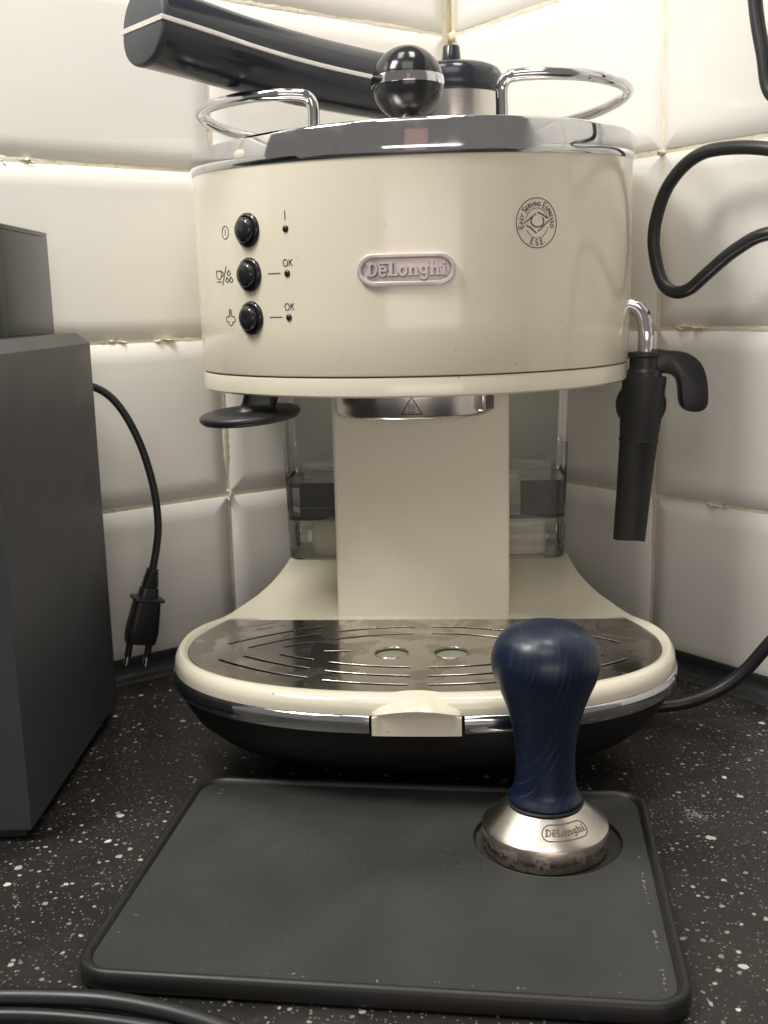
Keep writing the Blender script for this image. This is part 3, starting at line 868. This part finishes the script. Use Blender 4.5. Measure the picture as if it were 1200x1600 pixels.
# pull tab of the drip tray
tw = .0193; loops = []
for k in range(25):
    u = tw * math.sin(math.pi * (-.5 + k / 24)); q = math.sqrt(max(0, 1 - (u / tw) ** 2))
    v0 = -.0880 * (1 - (abs(u) / .1248) ** 2.35) ** (1 / 2.35)
    top = .0490 + .0034 * q * q
    l = [(v0 + .006, .0412), (v0 - .0030, .0412), (v0 - .0030, .0416), (v0 - .0030, top), (v0 - .0046 * (q) - .0006, top + .0003), (v0 - .0048 * (q) - .0006, top + .0009), (v0 - .0036 * (q), top + .0016 + .0006 * q), (v0 + .0010 + .0012 * q, top + .0022 + .0020 * q), (v0 + .0026 + .0058 * q, .0536 + .0043 * q), (v0 + .006 + .003 * q, .0500)]
    loops.append([bmap(u, a, b) for a, b in l])
v, f = loft(loops); new_obj('tray_tab', v, f, CREAM, cm, smooth=35)

# drip grille with slots and two round holes
gout = outline(1.0, -.0004, VD - .0004)
sl = [((-.0974, -.0049), (-.0750, .0125), (-.0513, .0245)), ((-.0857, -.0109), (-.0690, .0022), (-.0517, .0120)), ((-.0684, -.0099), (-.0600, -.0052), (-.0517, -.0013)),
      ((-.0687, -.0214), (-.0600, -.0262), (-.0514, -.0296)), ((-.0860, -.0235), (-.0690, -.0345), (-.0515, -.0424)), ((-.0972, -.0287), (-.0750, -.0445), (-.0510, -.0550)),
      ((-.0475, -.0170), (-.0410, -.0168), (-.0344, -.0166)), ((-.0436, -.0337), (-.0240, -.0388), (-.0042, -.0409)), ((-.0440, -.0459), (-.0240, -.0508), (-.0042, -.0528)), ((-.0438, -.0585), (-.0240, -.0628), (-.0046, -.0645)),
      ((-.0437, .0153), (-.0240, .0212), (-.0046, .0234)), ((-.0430, .0027), (-.0240, .0092), (-.0046, .0118))]
holes = []; sweeps = []
for a, b, c in [tuple((x * 1.02, y) for x, y in q) for q in sl]:
    P = [Vector(p).to_3d() for p in (a, b, c)]
    path = []
    for k in range(11):
        t = k / 10; path.append(P[0] * (1 - t) * (1 - 2 * t) + P[1] * 4 * t * (1 - t) + P[2] * t * (2 * t - 1))
    for sg in (1, -1):
        pp = [(p.x * sg, p.y) for p in path]
        sweeps.append(pp)
        hw = .00085; L, Rr = [], []
        for i, p in enumerate(pp):
            q0, q1 = pp[max(i - 1, 0)], pp[min(i + 1, 10)]
            t = Vector((q1[0] - q0[0], q1[1] - q0[1])).normalized()
            L.append((p[0] - t.y * hw, p[1] + t.x * hw)); Rr.append((p[0] + t.y * hw, p[1] - t.x * hw))
        holes.append(L + Rr[::-1])
for cx_ in (-.0147, .0147): holes.append([(cx_ + .0084 * math.cos(R_(a)), -.0188 + .0084 * math.sin(R_(a))) for a in range(0, 360, 12)])
v, f = plate_with_holes(gout, holes, .0538, .0546, bmap)
gr = new_obj('drip_grille', v, f, GRILLE, cm, smooth=0)
for pp in sweeps:          # pressed lip along the far edge of every slot
    mb = MB(); hw = .00115
    path = []
    for i, p in enumerate(pp):
        q0, q1 = pp[max(i - 1, 0)], pp[min(i + 1, 10)]
        t = Vector((q1[0] - q0[0], q1[1] - q0[1])).normalized(); nrm = Vector((-t.y, t.x))
        if nrm.y < 0: nrm = -nrm
        path.append(bmap(p[0] + nrm.x * hw, p[1] + nrm.y * hw, .0546))
    v, f = sweep(path, [(.00032 * math.cos(R_(a)), .00026 * math.sin(R_(a))) for a in range(0, 360, 45)])
    new_obj('slot_lip', v, f, GRILLE, gr, smooth=60)
for cx_ in (-.0147, .0147):
    path = [bmap(cx_ + .0087 * math.cos(R_(a)), -.0188 + .0087 * math.sin(R_(a)), .0545) for a in range(0, 361, 10)]
    v, f = sweep(path, [(.0004 * math.cos(R_(a)), .0004 * math.sin(R_(a))) for a in range(0, 360, 45)]); new_obj('hole_rim', v, f, GRILLE, gr, smooth=60)

for cx_ in (-.0147, .0147):
    v, f = lathe([(.0098, .0484), (.0098, .0529), (.0002, .0529)], 32); new_obj('hole_disc', [bmap(cx_ + p.x, -.0188 + p.y, p.z) for p in v], f, HOLE_DISC, gr, smooth=30)  # pale discs added just under the holes so these read lighter

# column
loops = []
for z in (.0475, .060, .12, .186):
    loops.append([bmap(x - .0008, y + .0445 + .036, z) for x, y in rrect(.0945, .072, .0022, 4)])
v, f = loft(loops); new_obj('column', v, f, CREAM_MATT, cm, smooth=40)

# water tank
def tank_loop(z, g, ins=0): return [bmap(-.0012 + x, y + .1435, z) for x, y in rrect(.1720 + g - 2 * ins, .048 + g * .3 - 2 * ins, .007 - ins * .6, 5)]
zt0 = .0690
out_ = [tank_loop(zt0, -.0030), tank_loop(zt0 + .0012, -.001), tank_loop(.094, .0), tank_loop(.13, .0015), tank_loop(.19, .0035)]
inn_ = [tank_loop(.19, .0035, .0022), tank_loop(.13, .0015, .0022), tank_loop(.0966, .0, .0022), tank_loop(.0958, -.001, .0030)]
v, f = loft(out_, cap0=True, cap1=False); tk = new_obj('water_tank', v, f, TANK, cm, smooth=40)
v, f = loft([tank_loop(.0935, 0, .0008), tank_loop(.0957, 0, .0008)]); new_obj('tank_floor', v, f, tinted('tank_floor_plastic', (.30, .31, .31), .8, .1), tk, smooth=40)
v, f = loft([tank_loop(.0959, 0, .0012), tank_loop(.1168, .0008, .0012)]); new_obj('water', v, f, WATER, tk, smooth=40)
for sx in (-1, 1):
    v, f = loft([[bmap(sx * .0700 + x, .1590 + y, z) for x, y in rrect(.024, .003, .001, 3)] for z in (.0962, .1160)]); new_obj('waterline_band', v, f, WATERLINE_DARK, tk, smooth=40)  # added slabs painting the dark refraction band below the water surface
for sx in (-1, 1):
    loops = []
    for z, k in ((.0692, 1.0), (.086, 1.0), (.0900, .97), (.0915, .9)):
        loops.append([bmap(sx * .052 + x * k, .1425 + y * k, z) for x, y in rrect(.044, .030, .013, 6)])
    v, f = loft(loops); new_obj('valve_seat', v, f, CREAM_MATT, tk, smooth=40)

# steam wand -----------------------------------------------------------
WY = .580
path = smooth_path([(.1260, .588, .2190), (.1330, .586, .2195), (.1390, .5835, .2180), (.1425, .5815, .2130), (.1434, WY, .2050), (.1434, WY, .1960), (.1434, WY, .1800)], 8)
v, f = tube(path, .0043, 20); wd = new_obj('steam_pipe', v, f, CHROME, cm)
WXc = .1434
v, f = lathe([(.0060, .1952), (.0085, .1950), (.0088, .1940), (.0088, .1928), (.0079, .1918), (.0078, .1862), (.0088, .1852), (.0094, .1838), (.0094, .1815), (.006, .1812)], 40, (WXc - .0006, WY)); fr = new_obj('frother_collar', v, f, BLK_SATIN, cm, smooth=40)
# sleeve leaning a little to the left
MS = Matrix.Translation((WXc - .0002, WY, .1820)) @ Matrix.Rotation(R_(4.2), 4, 'Y')
v, f = lathe([(.0060, .0004), (.0114, .0002), (.0117, -.001), (.0113, -.020), (.0104, -.0335), (.0103, -.0343), (.0107, -.0346), (.0107, -.0356), (.0102, -.0362), (.0093, -.065), (.0088, -.0905), (.0078, -.0905), (.0080, -.06)], 48)
sl_v = []
for p in v:
    q = Vector(p)
    if q.z < -.089: q.z -= .0007 * math.cos(2 * math.atan2(q.y, q.x)) * (.8 if q.x < 0 else 1.1)
    sl_v.append(MS @ q)
new_obj('frother_sleeve', sl_v, f, BLK_MATT, fr, smooth=40)
v, f = lathe([(.0002, -.003), (.0125, -.003), (.0137, -.002), (.0137, .002), (.0125, .003), (.0002, .003)], 48)
M = Matrix.Translation((WXc + .0008, WY + .011, .1655)) @ Matrix.Rotation(R_(90), 4, 'X'); new_obj('air_dial', [M @ p for p in v], f, BLK_MATT, fr, smooth=40)
# hook grip: outline in the picture-facing plane, thickened
hk = [(.0040, .1835), (.0040, .1955), (.0130, .1953), (.0200, .1945), (.0260, .1915), (.0302, .1868), (.0325, .1805), (.0336, .1730), (.0337, .1672), (.0325, .1640), (.0295, .1622), (.0245, .1622), (.0210, .1640), (.0192, .1680), (.0186, .1740), (.0176, .1790), (.0152, .1818), (.0110, .1832)]
hk = [tuple(p) [:2] for p in smooth_path([Vector((a, b, 0)) for a, b in hk] + [Vector((hk[0][0], hk[0][1], 0))], 3)][:-1]
def hkl(d, yy):
    c = Vector((.021, .182)); out = []
    n = len(hk)
    for i, p in enumerate(hk):
        a, b = Vector(hk[i - 1]), Vector(hk[(i + 1) % n]); t = (b - a).normalized(); nn = Vector((t.y, -t.x))
        out.append((WXc + p[0] + nn.x * d, WY + yy, p[1] + nn.y * d))
    return out
ar = sum(hk[i][0] * hk[(i + 1) % len(hk)][1] - hk[(i + 1) % len(hk)][0] * hk[i][1] for i in range(len(hk)))
sg = 1 if ar < 0 else -1
v, f = loft([hkl(.0016 * sg, -.0052), hkl(.0004 * sg, -.0048), hkl(0, -.0036), hkl(0, .0036), hkl(.0004 * sg, .0048), hkl(.0016 * sg, .0052)]); new_obj('frother_grip', v, f, BLK_SATIN, fr, smooth=50)

# ------------------------------------------------------------------ portafilter lying upside down on the cup plate
EX, HX = Vector((-.1045, .530, 0)), Vector((.0462, .665, 0))
pf = thing('portafilter', (HX.x, HX.y, ZT - .0022), 'upside-down portafilter with long black handle resting on top of the espresso machine', 'portafilter')
zb = ZT - .0020 + tz(HX.x, 0)
v, f = lathe([(.0270, zb), (.0298, zb), (.0300, zb + .001), (.0300, zb + .0385), (.0294, zb + .0392)], 72, (HX.x, HX.y)); new_obj('metal_ring', v, f, STEEL_RING, pf, smooth=40)
v, f = lathe([(.0300, zb + .0388), (.0306, zb + .0394), (.0306, zb + .0460), (.0300, zb + .0500), (.0280, zb + .0532), (.0245, zb + .0550), (.0160, zb + .0560), (.0002, zb + .0562)], 72, (HX.x, HX.y)); hd = new_obj('filter_housing', v, f, BLK_HANDLE, pf, smooth=50)
v, f = lathe([(.0062, zb + .0550), (.0056, zb + .0600), (.0050, zb + .0665), (.0046, zb + .0675), (.0030, zb + .0672), (.0028, zb + .0640)], 28, (HX.x, HX.y)); new_obj('spout', v, f, BLK_HANDLE, hd, smooth=40)
D = (HX - EX); hp = []
for t, z in ((0, .3532), (.12, .3508), (.26, .3475), (.43, .3448), (.61, .3432), (.78, .3425), (.90, .3422)):
    p = EX + D * t; hp.append(Vector((p.x, p.y, z)))
path = smooth_path(hp, 8)
sec = []
for k in range(40):
    a = 2 * math.pi * k / 40; c, s = math.cos(a), math.sin(a)
    sec.append((.0186 * math.copysign(abs(c) ** .9, c), .0180 * math.copysign(abs(s) ** .9, s)))
scl = lambda t: (1.0 - .12 * math.sin(min(t * 1.6, 1) * math.pi * .5) - .12 * t, 1.0 - .05 * t)
v, f = sweep(path, sec, scale=scl, fixed_up=True); hn = new_obj('handle', v, f, BLK_HANDLE, pf, smooth=50)
dirE = (path[0] - path[1]).normalized()
cp = [path[0] + dirE * d for d in (-.0004, .0016, .0026, .0030)]
fr_ = frames([path[0] + dirE * .003, path[0]]); bside = (-dirE).cross(Vector((0, 0, 1))).normalized(); nup = bside.cross(-dirE)
loops = [[c + bside * x * k + nup * y * k for x, y in sec] for c, k in zip(cp, (1.004, 1.004, .975, .93))]
v, f = loft(loops); new_obj('end_cap', v, f, CAP_GREY, hn, smooth=50)
tp = [path[0] + dirE * .0034] + path
v, f = sweep(tp, rrect(.0380, .0024, .0004, 2), scale=lambda t: scl(max(0, t)), fixed_up=True); new_obj('trim_line', v, f, TRIM, hn, smooth=40)

# ------------------------------------------------------------------ tamping mat
MA = R_(-7.6); MX, MY = .0016, .3808
def mmap(u, v_, z): return Vector((MX + u * math.cos(MA) - v_ * math.sin(MA), MY + u * math.sin(MA) + v_ * math.cos(MA), z))
mt = thing('tamping_mat', (MX, MY, 0), 'black silicone tamping mat with raised edge lying in front of the espresso machine', 'mat')
mw, mh = .2045, .1515
def ml(ins, z, r): return [mmap(x, y, z) for x, y in rrect(mw - 2 * ins, mh - 2 * ins, r, 8)]
loops = [ml(.0015, .0003, .012), ml(.0003, .0010, .013), ml(0, .0025, .013), ml(.0002, .0064, .013), ml(.0007, .0075, .0125), ml(.0018, .0081, .0115), ml(.0030, .0078, .0105), ml(.0038, .0070, .010), ml(.0044, .0060, .0095)]
v, f = loft(loops, cap0=True, cap1=False)
new_obj('raised_edge', v, f, BLK_RUBBER, mt, smooth=60)
TX, TY = .0628, .4035
d_ = Vector((TX - MX, TY - MY)); TU = d_.x * math.cos(-MA) - d_.y * math.sin(-MA) + .001; TV = d_.x * math.sin(-MA) + d_.y * math.cos(-MA) + .0005
RC = .0305
v, f = plate_with_holes([(x, y) for x, y in rrect(mw - .0086, mh - .0086, .0096, 8)], [[(TU + RC * math.cos(R_(a)), TV + RC * math.sin(R_(a))) for a in range(0, 360, 5)]], .0030, .0062, mmap)
new_obj('mat_surface', v, f, SILICONE, mt, smooth=0)
path = [mmap(TU + (RC + .0003) * math.cos(R_(a)), TV + (RC + .0003) * math.sin(R_(a)), .0058) for a in range(0, 361, 5)]
v, f = sweep(path, circ(.0006, 8)); new_obj('recess_lip', v, f, SILICONE, mt)
v, f = lathe([(RC + .0002, .0026), (RC + .0002, .0040), (RC - .002, .0039), (.001, .0039)], 72); new_obj('tamper_recess', [mmap(TU + p.x, TV + p.y, p.z) for p in v], f, SILICONE, mt, smooth=40)
def ringmark(u, v_, r, w, h=.0003):
    path = [mmap(u + r * math.cos(R_(a)), v_ + r * math.sin(R_(a)), .0062) for a in range(0, 361, 15)]
    vv, ff = sweep(path, [(w * math.cos(R_(a)), h * math.sin(R_(a))) for a in range(0, 360, 60)]); new_obj('moulded_ring', vv, ff, SILICONE, mt)
ringmark(-.0885, .0625, .0019, .0006); ringmark(.0185, .0155, .0028, .0003, .0002); ringmark(.0255, .0085, .0027, .0003, .0002)
# dried powder caught along the inside of the edge and on the counter
rnd = random.Random(5)
def crumbs(name, pts, mat, parent=None, origin=None):
    mb = MB()
    for p, s, sx in pts:
        n = 7; base = [Vector((s * sx * rnd.uniform(.6, 1.2) * math.cos(6.283 * k / n), s * rnd.uniform(.6, 1.2) * math.sin(6.283 * k / n), 0)) for k in range(n)]
        an = rnd.uniform(0, 3.1); Mz = Matrix.Rotation(an, 3, 'Z')
        v = [p + Mz @ q for q in base] + [p + Mz @ (q * .55) + Vector((0, 0, s * .35)) for q in base]
        f = [(k, (k + 1) % n, n + (k + 1) % n, n + k) for k in range(n)] + [tuple(range(n, 2 * n))]
        mb.add(v, f)
    o = new_obj(name, mb.v, mb.f, mat, parent, origin, smooth=0, kind='stuff'); return o
pts = []
for k in range(170):
    side = rnd.random()
    if side < .62: u, v_ = .0945 - abs(rnd.gauss(0, .0006)), rnd.uniform(-.066, .02) + 0
    elif side < .9: u, v_ = rnd.uniform(-.06, .09), -.0690 + abs(rnd.gauss(0, .0006))
    else: u, v_ = -.0945 + abs(rnd.gauss(0, .0006)), rnd.uniform(-.06, -.02)
    if noise.noise(Vector((u * 90, v_ * 90, 3))) < -.05: continue
    pts.append((mmap(u, v_, .0063), abs(rnd.gauss(.00018, .00016)), rnd.uniform(1, 2.4)))
for k in range(26): pts.append((mmap(rnd.uniform(-.09, .09), rnd.uniform(-.068, .066), .0062), rnd.uniform(.00010, .00024), rnd.uniform(1, 2.2)))
pts = [p for p in pts if (p[0].xy - Vector((TX, TY))).length > .032]
crumbs('powder_crumbs', pts, POWDER, mt)
pts = []
for k in range(150):
    a = rnd.gauss(0, 1), rnd.gauss(0, 1)
    pts.append((Vector((.1335 + a[0] * .0026, .4330 + a[1] * .0032, .0001)), rnd.uniform(.00015, .00042), rnd.uniform(1, 2)))
for k in range(50): pts.append((Vector((.1130 + rnd.gauss(0, .0040), .4300 + rnd.gauss(0, .0040), .0001)), rnd.uniform(.0001, .00035), rnd.uniform(1, 2)))
o = crumbs('spilled_powder', pts, POWDER); o['label'] = 'small patch of grey powder spilled on the counter right of the tamping mat'; o['category'] = 'powder'

# ------------------------------------------------------------------ tamper
tm = thing('tamper', (TX, TY, .0040), 'tamper with blue wooden handle and steel base standing in the mat recess', 'tamper')
c2 = (TX, TY); z0 = .0041
v, f = lathe([(.0240, z0), (.0255, z0 + .0002), (.0258, z0 + .0006), (.0258, .0133), (.0255, .0138)], 96, c2, caps=(True, False)); new_obj('steel_rim', v, f, TAMP_RUST, tm, smooth=40)
v, f = lathe([(.0256, .0137), (.0253, .0141), (.0235, .0153), (.0160, .0224), (.0150, .0230), (.0120, .0231)], 96, c2, caps=(False, True)); cone = new_obj('steel_cone', v, f, TAMP_STEEL, tm, smooth=30)
v, f = lathe([(.0156, .0231), (.0157, .0237), (.0152, .0242), (.0120, .0242)], 72, c2); new_obj('black_washer', v, f, BLK_MATT, tm)
prof = [(.0146, .0243), (.0151, .0247), (.0151, .0255), (.0143, .0268), (.0132, .0285), (.0125, .0310), (.0121, .0360), (.0120, .0420), (.0123, .0480), (.0130, .0535), (.0141, .0585), (.0156, .0640), (.0176, .0695), (.0197, .0745), (.0212, .0790), (.0217, .0825), (.0214, .0860), (.0203, .0895), (.0184, .0926), (.0158, .0950), (.0124, .0968), (.0085, .0979), (.0045, .0984), (.0002, .0986)]
pp = smooth_path([Vector((a, b, 0)) for a, b in prof], 4); v, f = lathe([(p.x, p.y) for p in pp], 80, c2); new_obj('wooden_handle', v, f, BLUE_WOOD, tm, smooth=60)
# engraved logo on the cone
sl_ = Vector((.0160 - .0235, .0224 - .0153)); sl_l = sl_.length
def conemap(x, y, h=0):
    a = R_(-90 + 16) + x / .0200; t = .5 + y / sl_l
    r = .0235 + sl_.x * t + .00005 + h * .7; z = .0153 + sl_.y * t + .00005 + h * .7
    return Vector((TX + r * math.cos(a), TY + r * math.sin(a), z))
def tl(mb):
    ribbon(mb, stadium(.0196, .0066), .00050, conemap, 0, .00004, closed=True, seg=.0006)
    slab_text(mb, 0, -.0014, .0029, conemap, .00004)
printed('engraved_logo', tl, ENGRAVE, cone)

# ------------------------------------------------------------------ grinder at the left
gd = thing('coffee_grinder', (-.192, .50, 0), 'dark grey box-shaped grinder with smoked hopper at the left edge', 'grinder')
gx0, gx1, gy0, gy1, gt = -.2290, -.1545, .4234, .5745, .2128
def gl(ins, z): return [(gx0 + ins, gy0 + ins, z), (gx1 - ins, gy0 + ins, z), (gx1 - ins, gy1 - ins, z), (gx0 + ins, gy1 - ins, z)]
v, f = loft([gl(.0006, .0050), gl(0, .0056), gl(0, gt - .0056), gl(.0056, gt)])
new_obj('grinder_body', v, f, GRINDER, gd, smooth=20, bevel=.0007, bseg=3)
v, f = loft([gl(.004, .0005), gl(.004, .0052)]); new_obj('plinth', v, f, BLK_MATT, gd, smooth=0)
hx0, hx1, hy0, hy1, hz = -.2180, -.1690, .4340, .5630, .2610
def hl(ins, z, r=.0015): return [((hx0 + hx1) / 2 + x, (hy0 + hy1) / 2 + y, z) for x, y in rrect(hx1 - hx0 - 2 * ins, hy1 - hy0 - 2 * ins, r, 3)]
v, f = loft([hl(0, gt + .0002), hl(0, hz), hl(.0024, hz), hl(.0024, gt + .0012)], cap0=False, cap1=True); hp_ = new_obj('hopper', v, f, HOPPER, gd, smooth=30)
v, f = loft([hl(0, hz + .0003), hl(0, hz + .0022), hl(.0006, hz + .0026)]); new_obj('hopper_lid', v, f, HOPPER, hp_, smooth=30)
v, f = loft([hl(.004, gt + .0016), hl(.004, gt + .010), hl(.014, gt + .013)]); new_obj('bean_funnel', v, f, BLK_SATIN, hp_, smooth=30)

# ------------------------------------------------------------------ mains lead with two-pin plug hanging behind the grinder
pc = thing('mains_lead', (-.140, .605, 0), 'thin black lead with two-pin plug hanging between grinder and espresso machine', 'power cord')
PT, PB = Vector((-.1365, .607, .0745)), Vector((-.1465, .6035, .0300))
path = smooth_path([(-.190, .585, .186), (-.172, .592, .1850), (-.1580, .600, .1805), (-.1475, .6035, .1690), (-.1385, .6060, .1480), (-.1330, .6075, .1230), (-.1318, .608, .1020), (-.1335, .6078, .0880), PT, PT + (PB - PT) * .2], 8)
v, f = tube(path, .0022, 14); new_obj('lead', v, f, BLK_CABLE, pc)
ax = (PB - PT).normalized(); sx_ = Vector((.86, .45, 0)); sx_ = (sx_ - ax * sx_.dot(ax)).normalized(); sy_ = ax.cross(sx_)
def pl(d, w, t, r): return [PT + ax * d + sx_ * x + sy_ * y for x, y in rrect(w, t, min(r, w / 2.01, t / 2.01), 4)]
loops = []
for k in range(6):
    d = .0018 * k
    loops += [pl(d, .0070 + .0006 * k, .0070, .003), pl(d + .0009, .0070 + .0006 * k, .0070, .003), pl(d + .0010, .0054 + .0006 * k, .0056, .003), pl(d + .0017, .0054 + .0006 * k, .0056, .003)]
loops += [pl(.0112, .0105, .0080, .003), pl(.0165, .0118, .0088, .003), pl(.0172, .0185, .0120, .002), pl(.0186, .0190, .0124, .002), pl(.0192, .0150, .0110, .003), pl(.0300, .0176, .0120, .004), pl(.0380, .0190, .0122, .004), pl(.0440, .0178, .0105, .003), pl(.0452, .0170, .0095, .003)]
v, f = loft(loops); plug = new_obj('plug', v, f, BLK_SATIN, pc, smooth=35)
for s in (-1, 1):
    q = PT + ax * .045 + sx_ * (s * .0058); path = [q, q + ax * .0085]
    v, f = tube(path, .0020, 14); pn = new_obj('pin_sleeve', v, f, BLK_SATIN, plug)
    v, f = tube([q + ax * .0085, q + ax * .0140], .0019, 14); new_obj('pin_tip', v, f, CHROME_WIRE, pn)

# ------------------------------------------------------------------ thick cable at the right, from the machine, looping up the wall
path = smooth_path([(.085, .590, .0060), (.110, .570, .0046), (.1360, .5500, .0050), (.1560, .5440, .0075), (.1750, .5450, .0130), (.1900, .5430, .0245), (.2025, .5380, .0430), (.2250, .5250, .0800), (.2500, .510, .130), (.2600, .500, .190), (.2420, .515, .238), (.2150, .532, .2520), (.1948, .5459, .2534), (.1839, .5607, .2467), (.1745, .5745, .2360), (.1670, .584, .2275), (.1605, .5915, .2265), (.1555, .5985, .2335), (.1525, .6035, .2520), (.1535, .6015, .2680), (.1580, .596, .2830), (.1660, .585, .2940), (.1760, .571, .2975), (.1936, .5476, .2940), (.2150, .525, .2830), (.2350, .505, .2900), (.2330, .503, .3100), (.2080, .530, .3130), (.1945, .5468, .3190), (.1905, .5518, .3400), (.1872, .5562, .3650), (.185, .56, .41), (.187, .56, .50)], 10)
v, f = tube(path, .0035, 16)
tag(new_obj('power_cable', v, f, BLK_CABLE, origin=(.16, .545, 0)), 'thick black cable leaving the espresso machine and looping against the right tiled wall', 'cable')

# ------------------------------------------------------------------ flat double cable at the lower left, in front of the mat
fc = thing('twin_cable', (-.09, .305, 0), 'thick black twin cable lying on the counter at the bottom left', 'cable')
path = smooth_path([(-.190, .3110, .0034), (-.160, .3120, .0034), (-.1310, .3122, .0034), (-.1120, .3112, .0034), (-.0950, .3092, .0034), (-.0780, .3045, .0034), (-.0630, .2985, .0034), (-.0480, .2905, .0034), (-.030, .279, .0034)], 8)
v, f = tube(path, .0033, 18); new_obj('strand', v, f, BLK_CABLE, fc)
path = smooth_path([(-.190, .3035, .0026), (-.160, .3045, .0026), (-.1300, .3045, .0026), (-.1100, .3030, .0026), (-.0900, .2995, .0026), (-.070, .294, .0026), (-.050, .285, .0026), (-.035, .274, .0026)], 8)
v, f = tube(path, .0025, 18); new_obj('strand', v, f, BLK_CABLE, fc)

for o in list(bpy.data.objects):
    if '_o' in o.keys(): del o['_o']
